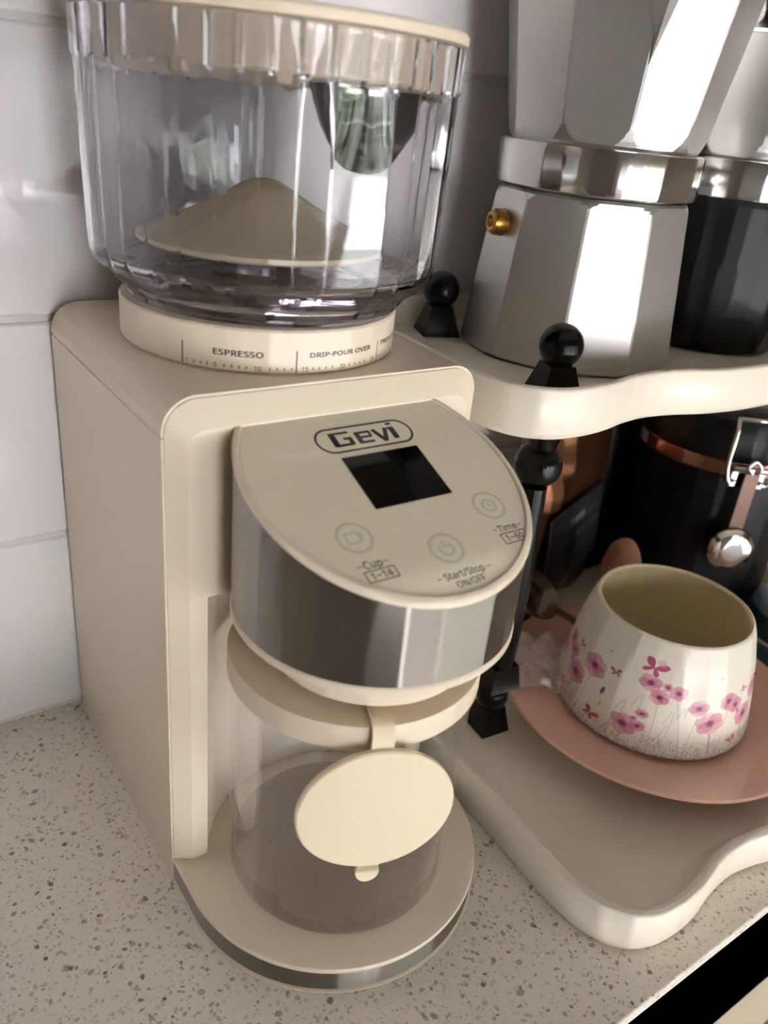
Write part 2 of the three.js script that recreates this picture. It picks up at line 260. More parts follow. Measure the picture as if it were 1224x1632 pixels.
  const flute = (a) => { const p = ((a * 46 / (2 * PI)) % 1 + 1) % 1 - 0.5; return 0.0004 - 0.0013 * Math.exp(-Math.pow(p / 0.13, 2)); };
  const prof = [[0.0490, 0.2241, 0], [0.0503, 0.2244, 0], [0.0507, 0.2254, 0], [0.0505, 0.2262, 0], [0.0520, 0.2270, 0], [0.0532, 0.2284, 0], [0.0545, 0.2300, 0], [0.0575, 0.2322, 0], [0.0605, 0.2350, 0], [0.0622, 0.2374, 0], [0.0628, 0.2402, 0], [0.0631, 0.2430, 0], [0.06313, 0.2438, 0], [0.06315, 0.2446, 0], [0.0637, 0.2700, 0], [0.0641, 0.2950, 0], [0.06415, 0.2964, 0], [0.0642, 0.2972, 0], [0.0643, 0.2978, 0.6], [0.0645, 0.2984, 1], [0.0646, 0.3106, 1], [0.0644, 0.3112, 0.4], [0.0622, 0.3114, 0],
    [0.0620, 0.3104, 0], [0.0620, 0.3090, 0], [0.0620, 0.3080, 0], [0.0620, 0.2446, 0], [0.0620, 0.2438, 0], [0.0620, 0.2430, 0], [0.0612, 0.2402, 0], [0.0592, 0.2370, 0], [0.0560, 0.2345, 0], [0.0520, 0.2322, 0], [0.0480, 0.2300, 0], [0.0490, 0.2241, 0]];
  const hop = part('hopper', loft(prof.map(([r, y, f]) => Array.from({ length: NS }, (_, i) => { const a = i / NS * 2 * PI, q = r + f * flute(a); return V(xh + q * Math.sin(a), y, zh + q * Math.cos(a)); })), { creaseAngle: 0.5 }), M.clear, G, 'clear plastic bean hopper with fluted collar');
  part('hopper_floor', lathe([[0.0600, 0.2352], [0.0540, 0.2335], [0.0520, 0.2352], [0.0500, 0.2330], [0.0400, 0.2312], [0.0380, 0.2322], [0.0365, 0.2308], [0.0200, 0.2290], [0.0195, 0.2252], [0.0300, 0.2252], [0.0480, 0.2252]], 96, 0.4).translate(xh, 0, zh), M.clearDim, hop);
  for (const [x, z, w] of [[-0.018, 0.001, 0.0115], [0.0, 0.0155, 0.0075], [0.016, -0.012, 0.0095]]) { const s = part('cone_support', rbox(w, 0.0175, 0.005, 0.0012), M.clearDim, hop); s.position.set(xh + x, 0.2378, zh + z); s.rotation.y = -0.47; }
  part('bean_deflector', lathe([[0, 0.2645], [0.0025, 0.2643], [0.0055, 0.2634], [0.0090, 0.2616], [0.0140, 0.2586], [0.0220, 0.2543], [0.0320, 0.2496], [0.0400, 0.2465], [0.0436, 0.2455], [0.0446, 0.2449], [0.0447, 0.2434], [0.0440, 0.2428], [0.0300, 0.2470], [0.0150, 0.2550], [0, 0.2590]], 120, 0.5).translate(0, 0, zh), std('#d9cdb2', 0.25), hop, 'cream cone inside the hopper');
  { const s = new THREE.Shape(); s.moveTo(-0.0014, 0.0010); s.lineTo(0.0014, 0.0010); s.lineTo(0, -0.0014); s.closePath(); const t = part('pointer_mark', new THREE.ExtrudeGeometry(s, { depth: 0.0001, bevelEnabled: false }), M.rubber, hop); const a = R(-24.8); t.position.set(xh + 0.0632 * Math.sin(a), 0.2412, zh + 0.0632 * Math.cos(a)); t.rotation.set(-0.25, a, 0, 'YXZ'); }
  const lid = part('hopper_lid', lathe([[0, 0.3004], [0.0560, 0.3004], [0.0566, 0.2988], [0.0600, 0.2986], [0.0606, 0.2992], [0.0608, 0.3117], [0.0640, 0.3118], [0.0652, 0.3121], [0.0655, 0.3128], [0.0655, 0.3146], [0.0650, 0.3154], [0.0636, 0.3158], [0, 0.3158]], 140, 0.4).translate(xh, 0, zh), M.lidCream, G, 'cream lid of the hopper');
  part('finger_cup', loft([[0.0215, 0.3003], [0.0200, 0.2940], [0.0172, 0.2855], [0.0140, 0.2790], [0.0105, 0.2735], [0.0065, 0.2705], [0.0030, 0.2697]].map(([r, y]) => Array.from({ length: 48 }, (_, i) => V(0.0285 + r * Math.sin(i / 48 * 2 * PI), y, -0.0385 + r * 0.8 * Math.cos(i / 48 * 2 * PI))).reverse()).reverse(), { cap0: true, cap1: true, creaseAngle: 1 }), phys({ color: '#121314', roughness: 0.12 }), lid, 'black tapered cup hanging under the lid');
  for (const a of [-52, -23]) { const t = part('lid_clip', rbox(0.0050, 0.004, 0.003, 0.001), M.lidCream, lid); t.position.set(0.058 * Math.sin(R(a)), 0.2976, zh + 0.058 * Math.cos(R(a))); t.rotation.y = R(a); }
}

// ------------------------------------------------------------------ jar for the ground coffee, standing on the grinder's foot
{
  const J = thing('grounds_jar', 'smoky clear jar with cream lid standing on the foot of the coffee grinder', 'jar', [-0.0005, 0.0134, 0.0258]);
  part('jar_wall', lathe([[0.0438, 0.0016], [0.0447, 0.0036], [0.0450, 0.0070], [0.0450, 0.0960], [0.0432, 0.0960], [0.0432, 0.0072], [0.0424, 0.0054], [0.0400, 0.0044]], 120, 0.6), M.smoke, J);
  part('jar_bottom', lathe([[0, 0.0044], [0.0400, 0.0044], [0.0436, 0.0030], [0.0438, 0.0014], [0.0425, 0.0002], [0.0400, 0.0002], [0, 0.0002]], 120, 0.6), M.smokeDark, J, 'smoky grey jar bottom');
  const lid = part('jar_lid', lathe([[0.0432, 0.0946], [0.0460, 0.0942], [0.0465, 0.0950], [0.0465, 0.1030], [0.0461, 0.1040], [0.0452, 0.1043], [0.0260, 0.1043], [0.0255, 0.1030], [0.0255, 0.0970], [0.0432, 0.0970]], 120, 0.5), M.lidCream, J);
  // silicone stopper hanging on its strap over the front
  const az = R(-22.3), nx = Math.sin(az), nz = Math.cos(az), at = (d, u, y) => V(nx * d + nz * u, y, nz * d - nx * u);
  const strapLine = [at(0.028, 0, 0.1052), at(0.040, 0, 0.1056), at(0.0465, 0, 0.1052), at(0.0484, 0, 0.1025), at(0.0486, 0, 0.096), at(0.0486, 0, 0.0905)];
  const curve = new THREE.CatmullRomCurve3(strapLine), rings = [];
  for (let i = 0; i <= 30; i++) { const p = curve.getPoint(i / 30), t = curve.getTangent(i / 30), s = V(nz, 0, -nx), n = s.clone().cross(t).normalize(), h = 0.0037, d = 0.0008; rings.push([[-h, -d], [h, -d], [h, d], [-h, d]].map(([a, b]) => p.clone().addScaledVector(s, a).addScaledVector(n, b))); }
  part('strap', loft(rings, { cap0: true, cap1: true }), M.capCream, lid);
  const cap = lathe([[0, -0.0018], [0.0258, -0.0018], [0.0268, -0.0010], [0.0268, 0.0006], [0.0262, 0.0012], [0.0250, 0.0014], [0, 0.0014]], 96, 0.5).rotateX(PI / 2);
  const tab = new THREE.CylinderGeometry(0.0042, 0.0042, 0.0016, 32).rotateX(PI / 2).scale(1, 1.15, 1).translate(0, -0.0302, 0), neck = box(0.0076, 0.006, 0.0016, 0, -0.0268, 0);
  const st = part('stopper', plain([cap, tab, neck]), M.capCream, lid, 'pale cream round silicone stopper with pull tab');
  const o = at(0.0494, 0, 0.0718 - 0.0005); st.position.copy(o); st.rotation.set(0.03, az, 0, 'YXZ');
}

// ------------------------------------------------------------------ two-tier organiser with wavy-edged trays
const organiser = thing('tray_organiser', 'cream two-tier tray stand with wavy front edges and black turned posts beside the grinder', 'tray stand');
{
  const outlineTray = (zf, zb) => {
    const half = [[0.235, zf + 0.0050], [0.215, zf + 0.0048], [0.195, zf + 0.0036], [0.178, zf + 0.0008], [0.163, zf - 0.0032], [0.147, zf - 0.0055], [0.130, zf - 0.0040], [0.115, zf - 0.0008], [0.098, zf], [0.0855, zf - 0.0022], [0.0755, zf - 0.0085], [0.0690, zf - 0.0190], [0.0662, zf - 0.0340], [0.0665, zf - 0.0550], [0.0680, zf - 0.0780]];
    const left = [...half, [0.0690, (zf + zb) / 2 - 0.03], [0.0700, zb + 0.018], [0.0715, zb + 0.009], [0.0760, zb + 0.003], [0.0830, zb], [0.11, zb], [0.17, zb], [0.235, zb]];
    const pts = [...left, ...left.slice(1, -1).reverse().map(([x, z]) => [0.47 - x, z])];
    const c = new THREE.CatmullRomCurve3(pts.map(([x, z]) => V(x, 0, z)), true, 'centripetal');
    return c.getSpacedPoints(260).slice(0, 260);
  };
  const trayGeo = (zf, zb, thin) => {
    const o = outlineTray(zf, zb), n = o.length, nor = o.map((p, i) => { const t = o[(i + 1) % n].clone().sub(o[(i + n - 1) % n]).normalize(); return V(t.z, 0, -t.x); });
    const ctr = V(0.235, 0, (zf + zb) / 2), s = nor[0].dot(ctr.clone().sub(o[0])) > 0 ? 1 : -1;
    const ring = (d, y) => o.map((p, i) => V(p.x + nor[i].x * d * s, y, p.z + nor[i].z * d * s));
    let rings = [[0.0200, 0.0002], [0.0030, 0.0002], [0.0010, 0.0012], [0.0002, 0.0030], [0, 0.006], [0, 0.0185], [0.0004, 0.0200], [0.0014, 0.0211], [0.0030, 0.0215], [0.0046, 0.0211], [0.0058, 0.0199], [0.0066, 0.0175], [0.0078, 0.0110], [0.0092, 0.0080], [0.0112, 0.0065], [0.0140, 0.0060], [0.0200, 0.0060]].map(([d, y]) => ring(d * thin, y));
    return [rings, o];
  };
  const make = (zf, zb, y, thin) => { const [rings, o] = trayGeo(zf, zb, thin); let area = 0; o.forEach((p, i) => { const q = o[(i + 1) % o.length]; area += p.x * q.z - q.x * p.z; }); const rs = area > 0 ? rings.map((r) => r.slice().reverse()) : rings; return loft(rs, { cap0: true, cap1: true, creaseAngle: 0.9 }).translate(0, y, 0); };
  part('lower_tray', make(0.1267, -0.1256, 0, 1), M.tray, organiser);
  part('upper_tray', make(0.0257, -0.1256, 0.182, 0.7), M.tray, organiser);
  const sq = (h0, h1, y0, y1) => new THREE.CylinderGeometry(h1 * 1.414, h0 * 1.414, y1 - y0, 4, 1).rotateY(PI / 4).translate(0, (y0 + y1) / 2, 0).toNonIndexed();
  const ball = (r, y) => new THREE.SphereGeometry(r, 36, 24).translate(0, y, 0);
  const post = () => crease(plain([sq(0.0085, 0.0056, 0.006, 0.0205), ball(0.0082, 0.0262), sq(0.0070, 0.0070, 0.0325, 0.0345), sq(0.0092, 0.0072, 0.0345, 0.0480), lathe([[0, 0.047], [0.0075, 0.047], [0.0080, 0.06], [0.0076, 0.11], [0.0062, 0.146], [0, 0.147]], 32), ball(0.0108, 0.1562), lathe([[0, 0.164], [0.0062, 0.164], [0.0075, 0.170], [0.0120, 0.180], [0.0130, 0.1822], [0, 0.1822]], 32)]), 0.5);
  const finial = () => crease(plain([sq(0.0098, 0.0056, 0.0, 0.0145), ball(0.0093, 0.0222)]), 0.5);
  const pg = post(), fg = finial();
  for (const [x, z] of [[0.112, -0.0048], [0.1265, -0.1045], [0.386, 0.002], [0.392, -0.1045]]) {
    const p = part('post', pg, M.black, organiser); p.position.set(x, 0.0002, z); p.rotation.y = -0.1;
    const f = part('finial', fg, M.black, p, 'black ball finial on a flared base'); f.position.y = 0.188; f.rotation.y = -0.25;
  }
}

// ------------------------------------------------------------------ moka pots on the upper tray
function faceted(rows, faces, phase, closeTop) {                  // rows [y, apothem, envelope radius]: flat faces cut into a round body
  const n = faces * 24, rings = rows.map(([y, a, env]) => Array.from({ length: n }, (_, i) => { const t = i / n * 2 * PI, u = ((t - phase) / (2 * PI) * faces % 1 + 1) % 1 - 0.5; const r = Math.min(a / Math.cos(u * 2 * PI / faces), env); return V(r * Math.sin(t), y, r * Math.cos(t)); }));
  return loft(rings, { cap0: true, cap1: closeTop, creaseAngle: 0.2 });
}
const rows = (y0, y1, n, fa, fe) => Array.from({ length: n + 1 }, (_, i) => { const y = y0 + (y1 - y0) * i / n; return [y, fa(y), fe(y)]; });
const lerp = (a, b, t) => a + (b - a) * t, cl = (t) => Math.max(0, Math.min(1, t));
function mokaPot(label, [x, y, z], o) {
  const P = thing('moka_pot', label, 'moka pot', [x, y, z]);
  const env = (a, b) => a;
  // boiler: y 0 .. 0.076
  if (!o.black) part('boiler', faceted(rows(0, 0.0760, 60, (q) => lerp(0.0520, 0.0440, q / 0.076), (q) => q < 0.0025 ? 0.0510 + 0.0030 * Math.sqrt(cl(q / 0.0025)) : q > 0.045 ? 0.0428 + 0.0077 * Math.sqrt(cl(1 - Math.pow((q - 0.045) / 0.0311, 2))) : 0.06), 10, R(-49), false), M.alu, P);
  else part('boiler', faceted(rows(0, 0.0760, 60, (q) => lerp(0.0440, 0.0520, q / 0.06), (q) => q < 0.004 ? 0.044 + 0.004 * Math.sqrt(q / 0.004) : lerp(0.0480, 0.0468, q / 0.076)), 8, R(-10), false), phys({ color: '#060607', roughness: 0.4, specularIntensity: 0.6 }), P, 'black boiler with faceted foot');
  if (o.black) part('gasket', lathe([[0.040, 0.0745], [0.0478, 0.0748], [0.0482, 0.0765], [0.0478, 0.0780], [0.040, 0.0784]], 96), M.rubber, P);
  part('collar', lathe([[0, 0.0765], [0.0462, 0.0768], [0.0470, 0.0776], [0.0474, 0.0790], [0.0476, 0.0945], [0.0472, 0.0958], [0.0462, 0.0963], [0, 0.0964]], 128, 0.5), M.aluRing, P);
  const top = o.top, up = part('upper_body', faceted(rows(0.0964, top, 60, (q) => lerp(0.0428, o.flare, (q - 0.0964) / (top - 0.0964)), (q) => q < 0.112 ? 0.0425 + 0.0052 * Math.pow(cl((q - 0.0964) / 0.0156), 0.6) : 0.07), o.faces, R(o.phase), true), M.alu, P);
  // pouring spout: a wedge growing out of one edge
  { const a = R(o.spout), d = V(Math.sin(a), 0, Math.cos(a)), s = V(d.z, 0, -d.x), rb = (q) => lerp(0.0428, o.flare, (q - 0.0964) / (top - 0.0964)) / Math.cos(PI / o.faces), y0 = o.spoutY;
    const ring = (q, w, e) => { const c = d.clone().multiplyScalar(rb(q)); return [c.clone().addScaledVector(s, -w).addScaledVector(d, -0.006).setY(q), c.clone().addScaledVector(d, e).setY(q + e * 0.25), c.clone().addScaledVector(s, w).addScaledVector(d, -0.006).setY(q)]; };
    part('spout', loft([ring(y0, 0.0006, 0.0002), ring(lerp(y0, top, 0.5), 0.0085, 0.0075), ring(top, 0.0170, 0.0160)], { cap0: true, cap1: true, creaseAngle: 0.2 }), M.alu, P); }
  part('lid', lathe([[0, top + 0.014], [0.006, top + 0.014], [0.012, top + 0.012], [o.flare - 0.004, top + 0.004], [o.flare + 0.003, top + 0.0015], [o.flare + 0.003, top], [0, top]], 64, 0.4), M.aluRing, P);
  part('knob', lathe([[0, top + 0.034], [0.008, top + 0.033], [0.0095, top + 0.028], [0.007, top + 0.018], [0.006, top + 0.0138], [0, top + 0.0138]], 32), M.black, P);
  const ha = R(o.handle), hp = (r, q) => V(r * Math.sin(ha), q, r * Math.cos(ha));
  part('handle', tube([hp(o.flare - 0.002, top - 0.012), hp(o.flare + 0.03, top - 0.008), hp(o.flare + 0.034, top - 0.03), hp(o.flare + 0.026, top - 0.06)], 0.0065), M.black, P);
  return P;
}
{
  const p1 = mokaPot('polished aluminium stovetop moka pot with brass valve, at the front of the upper tray', [0.1780, 0.1885, -0.0630], { top: 0.172, flare: 0.0545, faces: 10, phase: -35, spout: -35, spoutY: 0.128, handle: 145 });
  const a = R(-103), d = V(Math.sin(a), 0, Math.cos(a));
  const v = part('safety_valve', plain([new THREE.CylinderGeometry(0.0058, 0.0062, 0.006, 6).rotateX(PI / 2), new THREE.TorusGeometry(0.0036, 0.0014, 10, 28).translate(0, 0, 0.0032), new THREE.SphereGeometry(0.0018, 16, 10).translate(0, 0, 0.0032)]), M.brass, p1, 'brass safety valve');
  v.position.set(d.x * 0.0490, 0.0600, d.z * 0.0490); v.rotation.y = a;
  mokaPot('second aluminium moka pot with a black boiler, standing behind the polished one', [0.2865, 0.1885, -0.062], { black: true, top: 0.150, flare: 0.0505, faces: 8, phase: -40, spout: -17, spoutY: 0.104, handle: 120 });
}

// ------------------------------------------------------------------ cup and saucer on the lower tray
{
  const S = thing('saucer', 'wide pink glazed saucer under the floral cup on the lower tray', 'saucer', [0.1965, 0.0062, 0.0305]);
  const printTex = canvasTex(1024, 1024, (x, w, h) => {
    x.fillStyle = '#eab8a2'; x.fillRect(0, 0, w, h); x.translate(w / 2, h / 2); x.fillStyle = '#e3c3b4';
    for (let i = 0; i < 54; i++) { x.save(); x.rotate(i / 54 * 2 * PI + rr(-0.01, 0.01)); x.translate(0, 404); x.globalAlpha = rr(0.2, 0.45); x.lineWidth = 5; x.strokeStyle = '#e3c3b4'; x.beginPath(); x.ellipse(0, 0, rr(6, 11), rr(9, 13), rnd(), rr(0, 2), rr(4, 7)); x.stroke(); x.restore(); }
    x.globalAlpha = 0.85; x.fillStyle = '#5a2f52'; for (const [a, r] of [[0.33, 400], [0.37, 396]]) { x.beginPath(); x.ellipse(Math.sin(PI / 2 + a - 0.6) * r, Math.cos(PI / 2 + a - 0.6) * r, 14, 9, 0.6, 0, 7); x.fill(); }
  });
  const g = lathe([[0, 0.0105], [0.030, 0.0105], [0.0500, 0.0106], [0.0515, 0.0113], [0.058, 0.0130], [0.072, 0.0163], [0.0790, 0.0185], [0.0806, 0.0190], [0.0814, 0.0183], [0.0812, 0.0174], [0.079, 0.0160], [0.060, 0.0104], [0.042, 0.0066], [0.036, 0.0022], [0.0352, 0.0002], [0.0325, 0.0002], [0.031, 0.0035], [0, 0.0042]], 160, 0.5);
  const P = g.attributes.position, U = g.attributes.uv; for (let i = 0; i < P.count; i++) U.setXY(i, 0.5 + P.getX(i) / 0.18, 0.5 - P.getZ(i) / 0.18);
  part('plate', g, phys({ color: '#ffffff', map: printTex, roughness: 0.3, clearcoat: 0.8, clearcoatRoughness: 0.06 }), S);

  const C = thing('cup', 'wide-based cream cup printed with pink flowers and butterflies, on the pink saucer', 'cup', [0.198, 0.01685, 0.029]);
  const Y0 = 0.0195 - 0.0168, H = 0.058;
  const cupTex = canvasTex(2048, 640, (x, w, h) => {
    x.fillStyle = '#e9e1d0'; x.fillRect(0, 0, w, h);
    const K = w / 360, px = w / 0.29, X = (d) => (d + 180) * K, Y = (m) => h * (1 - (m - 0.0168) / 0.0612), sx = 1 / 0.9;
    const blot = (d, m, r, col, a) => { const cx = X(d), cy = Y(m), g = x.createRadialGradient(cx, cy, 0, cx, cy, r * px); g.addColorStop(0, col); g.addColorStop(0.75, col); g.addColorStop(1, col + '00'); x.globalAlpha = a; x.fillStyle = g; x.fillRect(cx - r * px, cy - r * px * 1.3, r * px * 2, r * px * 2.6); };
    const flower = (d, m, r) => { r *= 1.22; const n = 6; x.save(); x.translate(X(d), Y(m)); x.scale(1, 1.18); for (let i = 0; i < n; i++) { x.save(); x.rotate(i / n * 2 * PI + d); x.globalAlpha = 0.62; x.fillStyle = ['#cf8597', '#dba0ae', '#c06f86'][i % 3]; x.beginPath(); x.ellipse(0, -r * px * 0.5, r * px * 0.52, r * px * 0.55, 0, 0, 7); x.fill(); x.restore(); } x.globalAlpha = 0.75; x.fillStyle = '#a03a66'; x.beginPath(); x.arc(0, 0, r * px * 0.34, 0, 7); x.fill(); x.fillStyle = '#5c2148'; x.globalAlpha = 0.9; x.beginPath(); x.arc(0, 0, r * px * 0.18, 0, 7); x.fill(); for (let i = 0; i < 14; i++) { x.strokeStyle = '#8a2f5c'; x.globalAlpha = 0.4; x.lineWidth = 1.2; const a = i / 14 * 2 * PI; x.beginPath(); x.moveTo(0, 0); x.lineTo(Math.cos(a) * r * px * 0.65, Math.sin(a) * r * px * 0.65); x.stroke(); } x.restore(); };
    const fly = (d, m, r, t) => { r *= 1.25; x.save(); x.translate(X(d), Y(m)); x.rotate(t); x.globalAlpha = 0.9; x.fillStyle = '#b0446c'; for (const s of [-1, 1]) { x.save(); x.scale(s, 1); x.beginPath(); x.moveTo(0, 0); x.quadraticCurveTo(r * px * 0.4, -r * px * 1.3, r * px, -r * px * 0.8); x.quadraticCurveTo(r * px, 0, 0, 0.1 * r * px); x.fill(); x.beginPath(); x.moveTo(0, 0); x.quadraticCurveTo(r * px * 0.9, r * px * 0.2, r * px * 0.6, r * px * 0.8); x.quadraticCurveTo(r * px * 0.2, r * px * 0.7, 0, 0); x.fill(); x.restore(); } x.restore(); };
    const stem = (d0, m0, d1, m1, col = '#8d8a86', wd = 1.6) => { x.globalAlpha = 0.7; x.strokeStyle = col; x.lineWidth = wd; x.beginPath(); x.moveTo(X(d0), Y(m0)); x.quadraticCurveTo(X(d0 + (d1 - d0) * 0.2), Y((m0 + m1) / 2), X(d1), Y(m1)); x.stroke(); };
    const sprig = (d, m, len, col) => { for (let i = 0; i < 9; i++) { const q = i / 9; for (const s of [-1, 1]) { x.save(); x.translate(X(d) + s * (4 + 8 * (1 - q)) + q * 14, Y(m + len * q) - s * 3); x.rotate(s * 0.9); x.globalAlpha = 0.5; x.fillStyle = col; x.beginPath(); x.ellipse(0, 0, 1.7, 5, 0, 0, 7); x.fill(); x.restore(); } } };
    for (let i = 0; i < 3200; i++) { const d = rr(-180, 180), m = 0.0185 + Math.pow(rnd(), 2.2) * 0.011; x.globalAlpha = rr(0.15, 0.6); x.fillStyle = ['#8c5a86', '#a0607e', '#7a4f70', '#c58aa4', '#9c8fb0'][i % 5]; x.beginPath(); x.ellipse(X(d), Y(m), rr(1, 3), rr(2, 8), rr(-0.5, 0.5), 0, 7); x.fill(); }
    const set = (o) => {
      const f = [[-110, 0.039, 0.0060], [-120, 0.0468, 0.0042], [-97.4, 0.0503, 0.0062], [-60.5, 0.0566, 0.0046], [-53.3, 0.0506, 0.0040], [-50, 0.0565, 0.0021], [-43.1, 0.0545, 0.0038], [-29, 0.0478, 0.0043], [-20.2, 0.0395, 0.0062], [-8.4, 0.0499, 0.0046], [-69, 0.031, 0.0056], [-60.8, 0.0327, 0.0030], [-60.3, 0.0397, 0.0026], [-64.1, 0.0359, 0.0014]];
      const stems = [[-110, 0.019, -110, 0.034], [-100, 0.02, -97.4, 0.045], [-53, 0.02, -53.3, 0.047], [-36, 0.019, -43, 0.051], [-33, 0.019, -29, 0.044], [-18, 0.02, -20, 0.034], [-12, 0.02, -8.4, 0.046], [-68, 0.019, -69, 0.027]];
      for (const s of stems) stem(s[0] + o, s[1], s[2] + o, s[3]);
      stem(-18 + o, 0.022, -19 + o, 0.034, '#9a86b6', 4); stem(-112 + o, 0.028, -110 + o, 0.034, '#7d6f9c', 5);
      for (const [d, m, l, c] of [[-65, 0.042, 0.008, '#8f8a92'], [-73.7, 0.036, 0.008, '#7d7a80'], [-38.9, 0.042, 0.006, '#9a9298'], [-45.8, 0.038, 0.007, '#c08a9c'], [-47, 0.030, 0.008, '#b98e9c'], [-79, 0.022, 0.006, '#86767e'], [-51, 0.022, 0.012, '#8f7cae'], [-57, 0.020, 0.012, '#9684b2'], [-105, 0.026, 0.008, '#8a7ca0']]) sprig(d + o, m, l, c);
      for (const q of f) flower(q[0] + o, q[1], q[2]);
      fly(-61 + o, 0.0640, 0.0052, 0.35); fly(-82 + o, 0.0539, 0.0026, -0.2); fly(-89 + o, 0.0265, 0.0036, 0.4); fly(-1 + o, 0.0272, 0.0026, -0.5); fly(5 + o, 0.0535, 0.0022, 0.6);
      x.globalAlpha = 0.85; x.fillStyle = '#54305a'; x.beginPath(); x.ellipse(X(-86 + o), Y(0.0415), 7, 24, 0.12, 0, 7); x.fill(); x.fillStyle = '#c99a5c'; x.beginPath(); x.ellipse(X(-85 + o), Y(0.0345), 3.5, 16, 0.1, 0, 7); x.fill(); x.fillStyle = '#7a3f62'; x.beginPath(); x.ellipse(X(1 + o), Y(0.0425), 5, 18, 0.1, 0, 7); x.fill();
      blot(-57 + o, 0.0672, 0.0028, '#e2a3b6', 0.6); blot(-16.7 + o, 0.0629, 0.0016, '#e2b3bf', 0.7); blot(-90 + o, 0.062, 0.0009, '#9a9088', 0.7);
    };
    set(0); set(118); set(-120);
  });
  const outer = [[0, 0.0006], [0.030, 0.0006], [0.031, 0], [0.046, 0], [0.0490, 0.0005], [0.0506, 0.0018], [0.0512, 0.0040], [0.0508, 0.0080], [0.0480, 0.0250], [0.0448, 0.0420], [0.0412, 0.0560], [0.0398, 0.0598], [0.0394, 0.0608], [0.0385, 0.0612]];
  const inner = [[0.0375, 0.0606], [0.0372, 0.0596], [0.0395, 0.0540], [0.0430, 0.0400], [0.0462, 0.0230], [0.0482, 0.0090], [0.0470, 0.0055], [0.0440, 0.0040], [0, 0.0036]];
  const og = lathe(outer, 160, 0.8); { const P = og.attributes.position, U = og.attributes.uv; for (let i = 0; i < P.count; i++) U.setY(i, P.getY(i) / 0.0612); }
  part('cup_body', og, phys({ color: '#ffffff', map: cupTex, roughness: 0.4, clearcoat: 0.2, clearcoatRoughness: 0.12 }), C);
  part('cup_inside', lathe([[0.0385, 0.0612], ...inner], 160, 0.8), phys({ color: '#f3e2ba', roughness: 0.3, clearcoat: 0.6, clearcoatRoughness: 0.08 }), C, 'plain cream glazed inside');
  const hg = tube([V(0.0205, 0.044, -0.0440), V(0.0262, 0.0535, -0.0500), V(0.0310, 0.0560, -0.0580), V(0.0335, 0.046, -0.0655), V(0.0325, 0.030, -0.066), V(0.0235, 0.016, -0.0500)], 0.0062, 48, 14);
  part('handle', hg, phys({ color: '#c78d72', roughness: 0.3, clearcoat: 0.6 }), C, 'pink glazed handle at the back');
}
{ // teaspoon bowl resting on the saucer's rim
  const T = thing('teaspoon', 'small polished steel spoon leaning on the saucer behind the floral cup', 'spoon', [0.1760, 0.0480, -0.0450]);
  const zt = V(-0.795 * 0.72, 0.50, -0.607 * 0.72).normalize(), yt = V(-0.54, 0.81, -0.18); yt.addScaledVector(zt, -yt.dot(zt)).normalize(); const xt = yt.clone().cross(zt);
  T.quaternion.setFromRotationMatrix(new THREE.Matrix4().makeBasis(xt, yt, zt));
  const rg = []; for (let j = 0; j <= 16; j++) { const t = j / 16, ang = t * PI / 2; rg.push(Array.from({ length: 40 }, (_, i) => { const a = i / 40 * 2 * PI, q = Math.sin(ang); return V(0.0150 * q * Math.sin(a), 0.008 * (1 - Math.cos(ang)) - 0.008, 0.0215 * q * Math.cos(a) * (1 + 0.12 * Math.cos(a))); }).reverse()); }
  const inn = rg.map((r) => r.map((p) => V(p.x * 0.93, p.y + 0.0009, p.z * 0.95))).reverse();
  part('bowl', loft([...rg, ...inn], { creaseAngle: 1.0 }), std('#7d746e', 0.1, 1), T);
  part('stem', tube([V(0, -0.001, -0.0190), V(0, 0.001, -0.030), V(0, 0.001, -0.052)], 0.0019, 20, 10), std('#7d746e', 0.1, 1), T);
}
{ // crumpled clear film on the saucer
  const g = new THREE.PlaneGeometry(0.046, 0.030, 40, 26).rotateX(-PI / 2), P = g.attributes.position;
  for (let i = 0; i < P.count; i++) { const x = P.getX(i), z = P.getZ(i); P.setY(i, 0.006 + 0.010 * Math.abs(noise.noise(x * 70, 3.1, z * 70)) + 0.006 * Math.abs(noise.noise(x * 160, 9.7, z * 160))); P.setX(i, x + 0.006 * noise.noise(x * 50, z * 50, 1.5)); P.setZ(i, z + 0.006 * noise.noise(x * 60, z * 60, 7.5)); }
  g.computeVertexNormals();
  const f = part('clear_film', g, phys({ color: '#f6f2f4', roughness: 0.3, transmission: 0.75, thickness: 0, side: THREE.DoubleSide }), scene);
  f.position.set(0.1480, 0.0195, -0.013); f.rotation.y = R(52);
  f.userData = { label: 'crumpled clear plastic film lying on the pink saucer beside the cup', category: 'plastic film' };
}

// ------------------------------------------------------------------ goods at the back of the lower tray
function pouch(name, label, w, h, d, mat, at, turn, amp) {
  const T = thing(name, label, 'coffee bag', at, turn), rings = [];
  for (let j = 0; j <= 40; j++) { const t = j / 40, y = h * t, fat = d / 2 * Math.pow(Math.sin(PI * Math.min(1, t * 0.92 + 0.08)), 0.55) + 0.0007, wd = w / 2 * (0.96 + 0.04 * Math.cos(t * 6));
    rings.push(Array.from({ length: 72 }, (_, i) => { const a = i / 72 * 2 * PI, c = Math.cos(a), s = Math.sin(a), x = wd * Math.sign(s) * Math.pow(Math.abs(s), 0.55), z = fat * Math.sign(c) * Math.pow(Math.abs(c), 0.8); const b = amp * (noise.noise(x * 45, y * 38, z * 20 + 4) + 0.5 * noise.noise(x * 110, y * 90, 8)); return V(x, y, z + Math.sign(z) * b * Math.min(1, fat / 0.01)); })); }
  part('pouch', loft(rings, { cap0: true, cap1: true, creaseAngle: 1.2 }), mat, T);
  return T;
}
